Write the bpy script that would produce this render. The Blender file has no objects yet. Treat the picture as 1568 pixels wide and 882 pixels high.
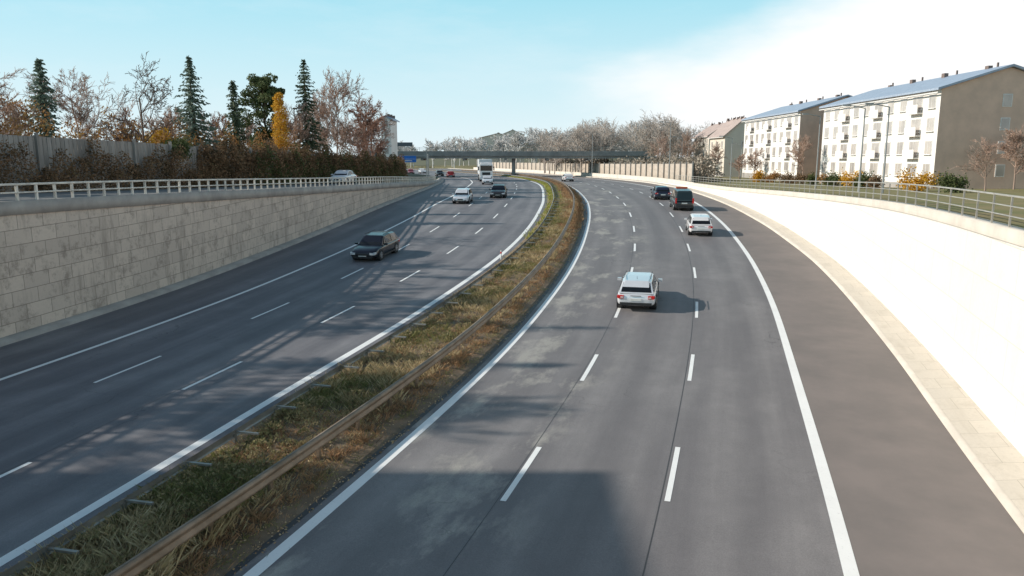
import bpy, math, random
import numpy as np
from mathutils import Vector, Matrix
random.seed(4); RNG=np.random.default_rng(7)
scene=bpy.context.scene
COL=scene.collection
CAMZ=7.7
SUN_EL=math.radians(28); 
# ------------------------------------------------------------------ curves
def curve(pts,sig=4.0):
    p=np.array(pts,float); Y=p[:,0]; V=p[:,1]
    ext=np.arange(-120,480,1.0)
    v=np.interp(ext,Y,V)
    s0=(V[1]-V[0])/(Y[1]-Y[0]); s1=(V[-1]-V[-2])/(Y[-1]-Y[-2])
    v=np.where(ext<Y[0],V[0]+s0*(ext-Y[0]),v); v=np.where(ext>Y[-1],V[-1]+s1*(ext-Y[-1]),v)
    k=np.exp(-0.5*(np.arange(-15,16)/sig)**2); k/=k.sum()
    vs=np.convolve(v,k,'same')
    return lambda y:np.interp(y,ext,vs)
ROADZ=curve([(-60,0),(-30,0),(0,.02),(17,.1),(26,.27),(34,.57),(43,1.0),(52,1.42),(61,1.87),(72,2.5),(80,2.85),(95,3.15),(110,3.28),(130,3.25),(160,3.05),(200,2.85),(300,2.7),(400,2.7)])
RL=curve([(-30,-18.5),(0,-8.9),(12.6,-4.8),(17.9,-3.2),(22.5,-1.72),(30.3,.43),(42.6,3.24),(53.4,5.1),(68,7.1),(81,8.2),(98,8.75),(115,8.9),(133,8.3),(160,6.3),(190,1.5),(230,-9),(280,-25),(340,-47)])
RR=curve([(-30,-7.3),(0,2.3),(12.6,6.3),(18,7.87),(26,10.1),(35,12.6),(47.5,15.4),(61.8,17.9),(72.7,19.1),(85,20.1),(100,20.8),(115,20.8),(133,20),(160,17.6),(190,12.6),(230,2),(280,-14),(340,-36)])
LI=curve([(-30,-20),(0,-12.9),(16.4,-8.95),(22,-7.7),(25.9,-6.66),(31,-5.1),(39.4,-2.93),(47.2,-1.0),(57.4,.8),(67,2.1),(80.5,3.4),(104,4.3),(120,4.5),(133,4.1),(160,2),(190,-3),(230,-14),(280,-31),(340,-54)])
LO=curve([(-30,-31),(0,-23.4),(30.2,-15.9),(34,-14.8),(39.7,-13.5),(51.5,-11.4),(70,-8.8),(90,-7.1),(110,-6.6),(133,-6.9),(160,-9),(190,-14.5),(230,-26),(280,-44),(340,-68)])
WL=curve([(-30,-35),(0,-27.5),(35.9,-18.8),(41.4,-17.7),(55,-16.0),(66,-14.7),(82,-13.2),(106,-12.3),(133,-12.8),(160,-15),(190,-21),(230,-33),(280,-51),(340,-75)])
KR=curve([(-30,-3),(0,6.3),(20,12.2),(26.7,14.3),(38,17.2),(47.5,19.25),(61.7,21.3),(72.7,22.1),(88,23),(106,23.8),(133,23.5),(160,21),(190,16),(230,5.5),(280,-10),(340,-32)],3)
ZL=curve([(-30,6.1),(0,6.05),(36,5.85),(60,5.3),(82,4.85),(106,4.15),(130,3.7),(160,3.4),(200,3.1),(300,2.9),(400,2.9)])
ZR=curve([(-30,5.9),(33,5.6),(57,4.95),(86,4.25),(106,4.05),(130,3.8),(160,3.5),(200,3.2),(300,2.9),(400,2.9)])
FX=curve([(0,-38),(30,-31),(50,-26),(70,-23),(110,-18),(150,-18),(190,-26)])
WR=lambda y: KR(y)+1.3
def tang(f,y): 
    d=(f(y+.5)-f(y-.5)); n=math.hypot(d,1); return d/n,1/n
def arc(f,Ys):
    X=f(Ys); return np.concatenate([[0],np.cumsum(np.hypot(np.diff(X),np.diff(Ys)))])

# ------------------------------------------------------------------ materials
class N:
    def __init__(s,mat):
        s.t=mat.node_tree; s.n=s.t.nodes; s.l=s.t.links
    def new(s,typ,**kw):
        n=s.n.new(typ)
        for k,v in kw.items(): setattr(n,k,v)
        return n
    def set(s,sock,v):
        if isinstance(v,bpy.types.NodeSocket): s.l.new(v,sock)
        else: sock.default_value=v
    def math(s,op,a,b=0.0,c=None,clamp=False):
        n=s.new('ShaderNodeMath',operation=op,use_clamp=clamp); s.set(n.inputs[0],a); s.set(n.inputs[1],b)
        if c is not None: s.set(n.inputs[2],c)
        return n.outputs[0]
    def mix(s,f,a,b,mode='MIX'):
        n=s.new('ShaderNodeMix',data_type='RGBA',blend_type=mode); s.set(n.inputs[0],f)
        s.set(n.inputs[6],a if not isinstance(a,tuple) else (*a,1)[:4]); s.set(n.inputs[7],b if not isinstance(b,tuple) else (*b,1)[:4]); return n.outputs[2]
    def scale(s,c,f):
        m=s.new('ShaderNodeVectorMath',operation='SCALE'); s.l.new(c,m.inputs[0]); s.set(m.inputs['Scale'],f); return m.outputs[0]
    def noise(s,vec,scale,detail=6,rough=.6):
        n=s.new('ShaderNodeTexNoise'); n.inputs['Scale'].default_value=scale; n.inputs['Detail'].default_value=detail; n.inputs['Roughness'].default_value=rough
        if vec is not None: s.l.new(vec,n.inputs['Vector'])
        return n.outputs['Fac']
    def ramp(s,f,a,b,va=0.0,vb=1.0):
        n=s.new('ShaderNodeMapRange'); n.clamp=True; s.set(n.inputs[0],f); n.inputs[1].default_value=a; n.inputs[2].default_value=b; n.inputs[3].default_value=va; n.inputs[4].default_value=vb; return n.outputs[0]
    def mapping(s,vec,scale=(1,1,1),rot=(0,0,0)):
        n=s.new('ShaderNodeMapping'); n.inputs['Scale'].default_value=scale; n.inputs['Rotation'].default_value=rot; s.l.new(vec,n.inputs[0]); return n.outputs[0]
def base_mat(name,rough=.8,metal=0.0):
    m=bpy.data.materials.new(name); m.use_nodes=True
    b=m.node_tree.nodes['Principled BSDF']; b.inputs['Roughness'].default_value=rough; b.inputs['Metallic'].default_value=metal
    return m,b,N(m)
def M(name,c1,c2=None,scale=3.0,rough=.8,metal=0.0,bump=0.0,island=False,lo=.35,hi=.65,coat=0.0,spec=None,stretch=(1,1,1)):
    m,b,n=base_mat(name,rough,metal)
    if c2 is None: c2=tuple(x*.82 for x in c1)
    tc=n.new('ShaderNodeTexCoord').outputs['Object']
    vec=n.mapping(tc,stretch)
    f=n.ramp(n.noise(vec,scale),lo,hi)
    if island:
        g=n.new('ShaderNodeNewGeometry').outputs['Random Per Island']
        f=n.math('ADD',n.math('MULTIPLY',f,.5),n.math('MULTIPLY',g,.5))
    n.l.new(n.mix(f,c1,c2),b.inputs['Base Color'])
    if bump:
        bn=n.new('ShaderNodeBump'); bn.inputs['Strength'].default_value=bump; bn.inputs['Distance'].default_value=.02
        n.l.new(n.noise(vec,scale*8),bn.inputs['Height']); n.l.new(bn.outputs[0],b.inputs['Normal'])
    if coat: b.inputs['Coat Weight'].default_value=coat
    if spec is not None: b.inputs['Specular IOR Level'].default_value=spec
    return m
def leafmat(name,cols,trans=.25):
    m,b,n=base_mat(name,.75)
    g=n.new('ShaderNodeNewGeometry').outputs['Random Per Island']
    tc=n.new('ShaderNodeTexCoord').outputs['Object']
    f=n.math('ADD',n.math('MULTIPLY',g,.5),n.math('MULTIPLY',n.ramp(n.noise(tc,.7,3),.35,.65),.5))
    r=n.new('ShaderNodeValToRGB'); e=r.color_ramp.elements
    while len(e)<len(cols): e.new(.5)
    for i,c in enumerate(cols): e[i].position=i/(len(cols)-1); e[i].color=(*c,1)
    n.l.new(f,r.inputs[0]); n.l.new(r.outputs[0],b.inputs['Base Color'])
    b.inputs['Specular IOR Level'].default_value=.2
    if trans:
        t=n.new('ShaderNodeBsdfTranslucent'); n.l.new(r.outputs[0],t.inputs[0]); mx=n.new('ShaderNodeMixShader'); mx.inputs[0].default_value=trans
        n.l.new(b.outputs[0],mx.inputs[1]); n.l.new(t.outputs[0],mx.inputs[2]); n.l.new(mx.outputs[0],n.n['Material Output'].inputs[0])
    return m
def asphalt(name,base,wear,pale=0.0):
    m,b,n=base_mat(name,.7); b.inputs['Specular IOR Level'].default_value=.4
    uv=n.new('ShaderNodeTexCoord').outputs['UV']
    sp=n.new('ShaderNodeSeparateXYZ'); n.l.new(uv,sp.inputs[0])
    wob=n.math('MULTIPLY',n.math('SUBTRACT',n.noise(n.mapping(uv,(.3,.05,1)),1,3),.5),.12)
    a=n.math('FRACT',n.math('ADD',sp.outputs[0],wob)); tr=n.math('ABSOLUTE',n.math('SUBTRACT',n.math('ABSOLUTE',n.math('SUBTRACT',a,.5)),.24))
    track=n.ramp(tr,0.0,.16,1,0)
    obj=n.new('ShaderNodeTexCoord').outputs['Object']
    streak=n.ramp(n.noise(n.mapping(uv,(2.2,.035,1)),2.2,6,.65),.35,.7)
    patch=n.ramp(n.noise(n.mapping(uv,(.9,.13,1)),1.0,5,.55),.5,.64)
    grain=n.noise(obj,38,3,.7); mid=n.ramp(n.noise(obj,1.3,7,.7),.3,.7)
    f=n.math('ADD',n.math('MULTIPLY',track,.28),n.math('MULTIPLY',streak,.38)); f=n.math('ADD',f,n.math('MULTIPLY',patch,.34))
    c=n.mix(n.math('MINIMUM',f,1.0),base,wear)
    c=n.mix(n.math('MULTIPLY',mid,.3),c,tuple(x*.72 for x in base))
    if pale:
        pm=n.ramp(n.noise(n.mapping(uv,(1.5,.17,1)),1.15,6,.68),.52,.62)
        pm=n.math('MULTIPLY',pm,n.ramp(sp.outputs[0],.95,1.35,pale,0)); c=n.mix(pm,c,(.37,.345,.31))
    vo=n.new('ShaderNodeTexVoronoi',feature='DISTANCE_TO_EDGE'); vo.inputs['Scale'].default_value=.16
    wn=n.new('ShaderNodeTexNoise'); wn.inputs['Scale'].default_value=.9; wn.inputs['Detail'].default_value=6; n.l.new(obj,wn.inputs['Vector'])
    add=n.new('ShaderNodeVectorMath',operation='MULTIPLY_ADD'); n.l.new(wn.outputs['Color'],add.inputs[0]); add.inputs[1].default_value=(2.5,2.5,0); n.l.new(obj,add.inputs[2]); n.l.new(add.outputs[0],vo.inputs['Vector'])
    crack=n.math('MULTIPLY',n.ramp(vo.outputs['Distance'],.0,.0035,1,0),n.ramp(n.noise(obj,.12,2),.5,.6,0,.55)); c=n.mix(crack,c,(.03,.03,.03))
    c=n.scale(c,n.ramp(grain,.25,.75,.78,1.22))
    oil=n.ramp(n.math('ABSOLUTE',n.math('SUBTRACT',a,.5)),0,.13,.16,0)
    c=n.mix(n.math('MULTIPLY',oil,streak),c,(.06,.058,.058))
    n.l.new(c,b.inputs['Base Color'])
    bn=n.new('ShaderNodeBump'); bn.inputs['Strength'].default_value=.3; bn.inputs['Distance'].default_value=.008; n.l.new(grain,bn.inputs['Height']); n.l.new(bn.outputs[0],b.inputs['Normal'])
    return m
def wallmat(name,c1,c2,mort,stain,bw,bh,stainamt=.6,rough=.85,mortar=.012):
    m,b,n=base_mat(name,rough)
    uv=n.new('ShaderNodeTexCoord').outputs['UV']
    br=n.new('ShaderNodeTexBrick'); n.l.new(uv,br.inputs['Vector'])
    br.inputs['Scale'].default_value=1; br.inputs['Brick Width'].default_value=bw; br.inputs['Row Height'].default_value=bh; br.inputs['Mortar Size'].default_value=mortar
    br.inputs['Color1'].default_value=(*c1,1); br.inputs['Color2'].default_value=(*c2,1); br.inputs['Mortar'].default_value=(*mort,1); br.inputs['Bias'].default_value=-.1
    v=n.ramp(n.noise(n.mapping(uv,(1.6,.22,1)),1.0,7,.7),.52,.72)
    blot=n.ramp(n.noise(n.mapping(uv,(1.1,.8,1)),1.1,7,.8),.5,.63)
    c=n.mix(n.math('MULTIPLY',n.math('MAXIMUM',v,n.math('MULTIPLY',blot,.8)),stainamt),br.outputs[0],stain)
    c=n.mix(n.ramp(n.noise(uv,9,5,.7),.3,.75,0,.25),c,tuple(x*.6 for x in c1))
    n.l.new(c,b.inputs['Base Color'])
    bn=n.new('ShaderNodeBump'); bn.inputs['Strength'].default_value=.4; bn.inputs['Distance'].default_value=.02; n.l.new(br.outputs['Fac'],bn.inputs['Height']); bn.invert=True; n.l.new(bn.outputs[0],b.inputs['Normal'])
    return m
def paintmat():
    m,b,n=base_mat('road_paint',.6)
    o=n.new('ShaderNodeTexCoord').outputs['Object']
    w=n.ramp(n.noise(o,14,6,.75),.60,.72); w2=n.ramp(n.noise(o,1.1,4),.3,.7,0,.3)
    c=n.mix(w2,(.88,.87,.85),(.66,.65,.63)); n.l.new(n.mix(n.math('MULTIPLY',w,.6),c,(.28,.28,.28)),b.inputs['Base Color']); return m

MAT={}
MAT['paint']=paintmat()
MAT['asph_l']=asphalt('asphalt_left',(.125,.12,.133),(.30,.285,.29))
MAT['asph_r']=asphalt('asphalt_right',(.165,.152,.155),(.29,.27,.265),.85)
MAT['shoulder']=M('asphalt_shoulder',(.225,.19,.175),(.18,.156,.145),scale=.5,bump=.3,rough=.85)
MAT['tar']=M('tar_seal',(.05,.047,.048),(.07,.065,.065),rough=.6)
MAT['street']=M('asphalt_street',(.12,.115,.115),(.16,.155,.15),scale=.7)
MAT['ground']=M('ground_grass',(.09,.095,.035),(.15,.12,.06),scale=.4,bump=.4)
MAT['wall_l']=wallmat('stone_cladding',(.62,.52,.44),(.50,.42,.36),(.28,.24,.2),(.18,.145,.12),1.25,.62,.8,mortar=.016)
MAT['wall_r']=wallmat('pale_concrete_cladding',(.80,.76,.70),(.76,.72,.66),(.6,.56,.5),(.6,.55,.47),2.5,1.25,.25)
MAT['conc']=M('concrete',(.40,.37,.34),(.28,.26,.24),scale=.9,bump=.2)
MAT['conc_dk']=M('concrete_dark',(.27,.27,.26),(.19,.19,.185),scale=.5,bump=.2)  # darker concrete tone for the bridge
MAT['conc_pale']=M('concrete_pale',(.68,.61,.53),(.56,.5,.43),scale=.9,bump=.2)
MAT['paving']=wallmat('paving_slabs',(.68,.61,.52),(.62,.56,.48),(.42,.37,.3),(.46,.4,.32),1.0,1.0,.5,mortar=.008)
MAT['rail']=M('rail_white',(.75,.71,.64),(.5,.47,.42),scale=2,rough=.6)
MAT['rail_r']=M('rail_galvanised',(.46,.42,.37),(.34,.31,.27),scale=2,rough=.5,metal=.3)
MAT['guard']=M('guardrail_weathered',(.31,.23,.17),(.18,.13,.09),scale=1.5,rough=.55,metal=.3)
MAT['soil']=M('median_soil',(.22,.155,.1),(.13,.095,.06),scale=2.5,bump=.8)
MAT['bark']=M('bark',(.15,.105,.08),(.08,.06,.045),scale=4)
MAT['twig_pink']=M('twigs_pale',(.46,.32,.25),(.35,.24,.19),scale=.5)
MAT['twig_red']=M('twigs_reddish',(.36,.2,.14),(.26,.15,.11),scale=.5)
MAT['twig_haze']=M('twigs_distant_hazed',(.56,.49,.43),(.43,.37,.33),scale=.08)  # pale twig colour with the distance haze painted in
MAT['twig_haze_far']=M('twigs_far_hazed',(.68,.66,.65),(.6,.58,.57),scale=.05)  # farthest twigs, whitened further so the colour carries the haze
MAT['glass']=M('car_glass',(.012,.015,.018),(.01,.012,.014),rough=.08,spec=.4)
MAT['tyre']=M('tyre_rubber',(.02,.02,.02),rough=.8)
MAT['trim']=M('black_trim',(.025,.025,.027),rough=.5)
MAT['alloy']=M('wheel_alloy',(.45,.45,.46),(.35,.35,.36),rough=.35,metal=.8)
MAT['redlamp']=M('tail_lamp',(.7,.02,.015),(.5,.012,.01),rough=.15,coat=.6)
MAT['headlamp']=M('head_lamp',(.75,.77,.8),(.5,.52,.55),rough=.1,coat=.8)
MAT['plate']=M('number_plate',(.75,.75,.72),rough=.4)
MAT['orange']=M('orange_beacon',(.7,.13,.03),(.5,.08,.02),rough=.3)
def carpaint(nm,c,metal=.3,coat=.8): return M(nm,c,tuple(x*.9 for x in c),scale=.6,rough=.28,metal=metal,coat=coat)
P_white=carpaint('paint_white',(.8,.77,.77),.05); P_silver=carpaint('paint_silver',(.74,.75,.78),.25); P_black=carpaint('paint_black',(.006,.008,.014),.1,.35); P_dark=carpaint('paint_dark_grey',(.03,.031,.034),.2,.4); P_red=carpaint('paint_red',(.35,.03,.03)); P_blue=carpaint('paint_navy',(.025,.033,.06),.2,.4)

# ------------------------------------------------------------------ mesh helpers
def fast_mesh(name,V,F,mat,smooth=False,parent=None,uv=None,mats=None,mi=None):
    V=np.asarray(V,np.float32); F=np.asarray(F,np.int32)
    me=bpy.data.meshes.new(name); me.vertices.add(len(V)); me.vertices.foreach_set('co',V.ravel())
    k=F.shape[1]; me.loops.add(F.size); me.loops.foreach_set('vertex_index',F.ravel())
    me.polygons.add(len(F)); me.polygons.foreach_set('loop_start',np.arange(0,F.size,k,dtype=np.int32)); me.polygons.foreach_set('loop_total',np.full(len(F),k,np.int32))
    if smooth: me.polygons.foreach_set('use_smooth',np.ones(len(F),bool))
    for m in (mats or [mat]): me.materials.append(m)
    if mi is not None: me.polygons.foreach_set('material_index',np.asarray(mi,np.int32))
    if uv is not None:
        l=me.uv_layers.new(name='UVMap'); l.data.foreach_set('uv',np.asarray(uv,np.float32)[F.ravel()].ravel())
    me.update(calc_edges=True); me.validate()
    o=bpy.data.objects.new(name,me); COL.objects.link(o)
    if parent: o.parent=parent
    return o
def empty(name,loc=(0,0,0),rotz=0):
    e=bpy.data.objects.new(name,None); COL.objects.link(e); e.location=loc; e.rotation_euler=(0,0,rotz); e.empty_display_size=.3; return e
class MB:
    def __init__(s): s.v=[];s.f=[];s.m=[]
    def add(s,vs,fs,m=0):
        b=len(s.v); s.v+= [tuple(v) for v in vs]; s.f+=[tuple(b+i for i in f) for f in fs]; s.m+=[m]*len(fs)
    def box(s,c,sz,m=0,rz=0.0):
        x,y,z=c; a,b,h=sz[0]/2,sz[1]/2,sz[2]/2; co,si=math.cos(rz),math.sin(rz)
        P=[(sx*a,sy*b,sz_*h) for sz_ in(-1,1) for sx,sy in((-1,-1),(1,-1),(1,1),(-1,1))]
        s.add([(x+p[0]*co-p[1]*si,y+p[0]*si+p[1]*co,z+p[2]) for p in P],[(3,2,1,0),(4,5,6,7),(0,1,5,4),(1,2,6,5),(2,3,7,6),(3,0,4,7)],m)
    def cyl(s,p0,p1,r0,r1=None,n=12,m=0,cap=True):
        if r1 is None:r1=r0
        p0=Vector(p0);p1=Vector(p1);d=(p1-p0).normalized(); a=d.orthogonal().normalized(); b=d.cross(a)
        vs=[p0+(a*math.cos(t)+b*math.sin(t))*r0 for t in [2*math.pi*i/n for i in range(n)]]+[p1+(a*math.cos(t)+b*math.sin(t))*r1 for t in [2*math.pi*i/n for i in range(n)]]
        fs=[(i,(i+1)%n,n+(i+1)%n,n+i) for i in range(n)]
        if cap: fs+=[tuple(range(n-1,-1,-1)),tuple(range(n,2*n))]
        s.add(vs,fs,m)
    def make(s,name,mats,parent=None,bevel=0,smooth=False,sub=0,loc=None):
        me=bpy.data.meshes.new(name); me.from_pydata(s.v,[],s.f)
        for m in mats: me.materials.append(m)
        me.polygons.foreach_set('material_index',s.m)
        if smooth: me.polygons.foreach_set('use_smooth',[True]*len(s.f))
        me.update(); o=bpy.data.objects.new(name,me); COL.objects.link(o)
        if parent:o.parent=parent
        if loc:o.location=loc
        if sub:
            md=o.modifiers.new('s','SUBSURF'); md.levels=sub; md.render_levels=sub
        if bevel:
            md=o.modifiers.new('b','BEVEL'); md.width=bevel; md.segments=2; md.limit_method='ANGLE'
        return o
def sheet(name,Ys,cols,mat,parent=None,lane=None,swap=False,smooth=False):
    Ys=np.asarray(Ys,float); X=np.array([c[0](Ys) for c in cols]); Z=np.array([c[1](Ys) for c in cols])
    n=len(Ys);k=len(cols); s=np.concatenate([[0],np.cumsum(np.hypot(np.diff(X[0]),np.diff(Ys)))])
    V=np.stack([X,np.broadcast_to(Ys,X.shape),Z],-1).reshape(-1,3)
    if lane is None:
        u=np.zeros((k,n))
        for i in range(1,k): u[i]=u[i-1]+np.hypot(X[i]-X[i-1],Z[i]-Z[i-1])
    else: u=np.array([np.full(n,l) for l in lane])
    idx=np.arange(k*n).reshape(k,n)
    F=np.stack([idx[:-1,:-1],idx[1:,:-1],idx[1:,1:],idx[:-1,1:]],-1).reshape(-1,4)
    S=np.broadcast_to(s,u.shape)
    uv=np.stack([S,u] if swap else [u,S],-1).reshape(-1,2)
    return fast_mesh(name,V,F,mat,smooth,parent,uv)
off=lambda f,d:(lambda y:f(y)+d)
lerp=lambda f,g,t:(lambda y:f(y)*(1-t)+g(y)*t)
# ------------------------------------------------------------------ ground & roads
YG=np.concatenate([np.arange(-60,300,2.0),np.array([300,340,380,420])])
def gl(v): return lambda y:np.full(np.shape(y),float(v))
rz=ROADZ
sheet('ground',YG,[(gl(-3000),ZL),(off(WL,-.25),ZL),(off(WL,-.25),off(rz,-.25)),(off(WR,.25),off(rz,-.25)),(off(WR,.25),ZR),(gl(3000),ZR)],MAT['ground'])
fast_mesh('ground_far',[(-3000,420,2.85),(3000,420,2.85),(3000,4000,2.5),(-3000,4000,2.5)],[(0,1,2,3)],MAT['ground'])
YR=np.arange(-40,330,1.0)
road=empty('motorway_road')
sheet('left_carriageway',YR,[(off(WL,.55),rz),(LO,rz),(lerp(LO,LI,1/3),rz),(lerp(LO,LI,2/3),rz),(LI,rz),(off(LI,.5),rz)],MAT['asph_l'],road,lane=[-1,0,1,2,3,3.13],smooth=True)
sheet('right_carriageway',YR,[(off(RL,-.5),rz),(RL,rz),(lerp(RL,RR,1/3),rz),(lerp(RL,RR,2/3),rz),(RR,rz),(off(RR,.12),rz)],MAT['asph_r'],road,lane=[-.13,0,1,2,3,3.03],smooth=True)
sheet('hard_shoulder',YR,[(off(RR,.12),rz),(KR,rz)],MAT['shoulder'],road,smooth=True)
def line(name,f,w,y0,y1,h=.006,mat=None):
    Ys=np.arange(y0,y1,1.0); k=1/np.cos(np.arctan((f(Ys+.5)-f(Ys-.5))))
    a=lambda y:f(y)-w/2*k; b=lambda y:f(y)+w/2*k
    return sheet(name,Ys,[(a,off(rz,h)),(b,off(rz,h))],mat or MAT['paint'],road)
line('edge_line_right_inner',RL,.28,-38,328); line('edge_line_right_outer',RR,.28,-38,328)
line('edge_line_left_inner',LI,.28,-38,328); line('edge_line_left_outer',LO,.2,-38,328)
def dashes(name,f,phaseY,w=.15,shift=0):
    ext=np.arange(-38,320,.25); s=arc(f,ext); sp=np.interp(phaseY,ext,s)
    V=[];F=[]
    k0=int(-sp//9)
    for k in range(k0+1,60):
        c=sp+9*k
        if c-1.5<0 or c+1.5>s[-1]: continue
        ys=np.interp(np.linspace(c-1.6,c+1.6,6),s,ext)
        for i,y in enumerate(ys):
            tx,ty=tang(f,y); x=float(f(y)); z=float(rz(y))+.006
            V+= [(x-ty*w/2,y+tx*w/2,z),(x+ty*w/2,y-tx*w/2,z)]
            if i<5: b=len(V)-2; F.append((b,b+1,b+3,b+2))
    fast_mesh(name,V,F,MAT['paint'],parent=road)
D1=lerp(RL,RR,1/3);D2=lerp(RL,RR,2/3);DB=lerp(LO,LI,2/3);DA=lerp(LO,LI,1/3)
dashes('lane_dashes_a',D1,25.8,.14);dashes('lane_dashes_b',D2,25.8,.13);dashes('lane_dashes_c',DB,24.9,.13);dashes('lane_dashes_d',DA,25.6,.12)
line('joint_seal',off(D2,-.16),.025,-38,200,.0035,MAT['tar'])
line('joint_seal_left',off(D1,-.14),.016,-38,200,.0035,MAT['tar'])
line('joint_seal_c',off(DB,-.14),.016,-38,200,.0035,MAT['tar'])
line('gutter_dark',off(RL,-.42),.16,-38,300,.0035,MAT['tar'])
# ------------------------------------------------------------------ retaining walls
YW=np.arange(-40,150,1.0)
lwall=empty('retaining_wall')
zLt=lambda y:np.maximum(ZL(y),rz(y)+.25)
sheet('cladding',YW,[(WL,rz),(WL,off(zLt,-.5))],MAT['wall_l'],lwall,swap=True,smooth=True)
sheet('coping',YW,[(WL,off(zLt,-.5)),(off(WL,.08),off(zLt,-.5)),(off(WL,.08),off(zLt,.05)),(off(WL,-.45),off(zLt,.05)),(off(WL,-.45),off(zLt,-.1))],MAT['conc'],lwall)
sheet('footing_kerb',np.arange(-40,330,1.0),[(off(WL,.62),rz),(off(WL,.6),off(rz,.15)),(WL,off(rz,.17))],MAT['conc'],lwall)
rwall=empty('retaining_wall')
zRt=lambda y:np.maximum(ZR(y),rz(y)+.35)
sheet('cladding',YW,[(WR,off(rz,.1)),(off(WR,.12),off(zRt,-.3))],MAT['wall_r'],rwall,swap=True,smooth=True)
sheet('coping',YW,[(off(WR,.06),off(zRt,-.3)),(off(WR,.06),off(zRt,.06)),(off(WR,.6),off(zRt,.06)),(off(WR,.6),off(zRt,-.2))],MAT['conc_pale'],rwall)
sheet('kerb',np.arange(-40,330,1.0),[(KR,rz),(off(KR,.02),off(rz,.13)),(off(KR,.17),off(rz,.13))],MAT['conc_pale'],rwall)
sheet('paved_strip',np.arange(-40,330,1.0),[(off(KR,.17),off(rz,.126)),(off(WR,.02),off(rz,.16))],MAT['paving'],rwall)
def along(f,y0,y1,step):
    ext=np.arange(y0,y1,.25); s=arc(f,ext); return np.interp(np.arange(0,s[-1],step),s,ext)
def railing(name,f,zf,y0,y1,step,h,rails,pw,rw,mat,top=None):
    e=empty(name); mb=MB()
    for y in along(f,y0,y1,step):
        tx,ty=tang(f,y); mb.box((float(f(y)),y,float(zf(y))+h/2),(pw,pw,h),0,math.atan2(-tx,ty))
    mb.make('posts',[mat],e)
    Ys=np.arange(y0,y1,1.0)
    for i,(zz,th) in enumerate(rails):
        sheet('rail_%d'%i,Ys,[(off(f,-rw/2),off(zf,zz)),(off(f,rw/2),off(zf,zz)),(off(f,rw/2),off(zf,zz+th)),(off(f,-rw/2),off(zf,zz+th)),(off(f,-rw/2),off(zf,zz))],mat,e)
    return e
railing('metal_railing',off(WL,-.2),off(zLt,.05),-20,128,.95,.66,[(.62,.09),(.3,.06)],.09,.13,MAT['rail'])
railing('metal_railing',off(WR,.3),off(zRt,.06),-20,118,1.6,.9,[(.86,.05),(.58,.03),(.3,.03)],.05,.05,MAT['rail_r'])
sheet('upper_street',np.arange(-40,125,1.0),[(off(WL,-.5),off(ZL,.01)),(off(FX,1.4),off(ZL,.01))],MAT['street'])
# fence left
fe=empty('timber_fence'); mb=MB()
MAT['fence']=M('fence_boards',(.34,.32,.3),(.2,.185,.17),scale=1.5,rough=.8,stretch=(3,3,.4),island=True)
for y in along(FX,5,122,.32):
    tx,ty=tang(FX,y); mb.box((float(FX(y)),y,float(ZL(y))+1.6),(.05,.27,3.2+random.uniform(-.04,.04)),0,math.atan2(-tx,ty))
for y in along(FX,5,122,4):
    tx,ty=tang(FX,y); mb.box((float(FX(y))+.12,y,float(ZL(y))+1.7),(.16,.16,3.4),0,math.atan2(-tx,ty))
mb.make('boards',[MAT['fence']],fe)
# ------------------------------------------------------------------ median
e=empty('median_strip')
MU=[(off(LI,.5),off(rz,.004)),(off(LI,.52),off(rz,.09)),(off(LI,.9),off(rz,.12)),(lerp(LI,RL,.5),off(rz,.2)),(off(RL,-1.0),off(rz,.1)),(off(RL,-.5),off(rz,.004))]
sheet('soil',np.arange(-40,330,1.0),MU,MAT['soil'],e,smooth=True)
def guard(name,f,y0,y1,mat,side):
    e=empty(name); Ys=np.arange(y0,y1,1.0); s=side*.05
    prof=[(0,.47),(s,.50),(s,.55),(0,.60),(0,.64),(s,.69),(s,.74),(0,.78)]
    sheet('beam',Ys,[(off(f,a),off(rz,b)) for a,b in prof],mat,e,smooth=True)
    sheet('top_box',Ys,[(off(f,-side*.02),off(rz,.66)),(off(f,-side*.02),off(rz,.775)),(off(f,-side*.09),off(rz,.775)),(off(f,-side*.09),off(rz,.66)),(off(f,-side*.02),off(rz,.66))],mat,e)
    mb=MB()
    for y in along(f,y0,y1,2.0):
        tx,ty=tang(f,y); mb.box((float(f(y))-side*.1,y,float(rz(y))+.36),(.07,.11,.72),0,math.atan2(-tx,ty))
    mb.make('posts',[mat],e)
guard('guardrail',off(RL,-1.45),-30,250,MAT['guard'],1)
MAT['guard2']=M('guardrail_galvanised',(.34,.33,.31),(.22,.2,.18),scale=1.5,rough=.45,metal=.4)
ge=empty('guardrail'); f=off(LI,1.15); 
mb=MB()
for y in along(f,-30,200,2.0):
    tx,ty=tang(f,y); mb.box((float(f(y)),y,float(rz(y))+.2),(.07,.1,.4),0,math.atan2(-tx,ty)); mb.box((float(f(y))+.3,y,float(rz(y))+.42),(.75,.07,.05),0,math.atan2(-tx,ty))
mb.make('posts',[MAT['guard2']],ge)
sheet('beam',np.arange(-30,200,1.0),[(off(f,.02),off(rz,.3)),(off(f,-.03),off(rz,.34)),(off(f,.02),off(rz,.4)),(off(f,-.03),off(rz,.46)),(off(f,.02),off(rz,.5))],MAT['guard2'],ge)
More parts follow.
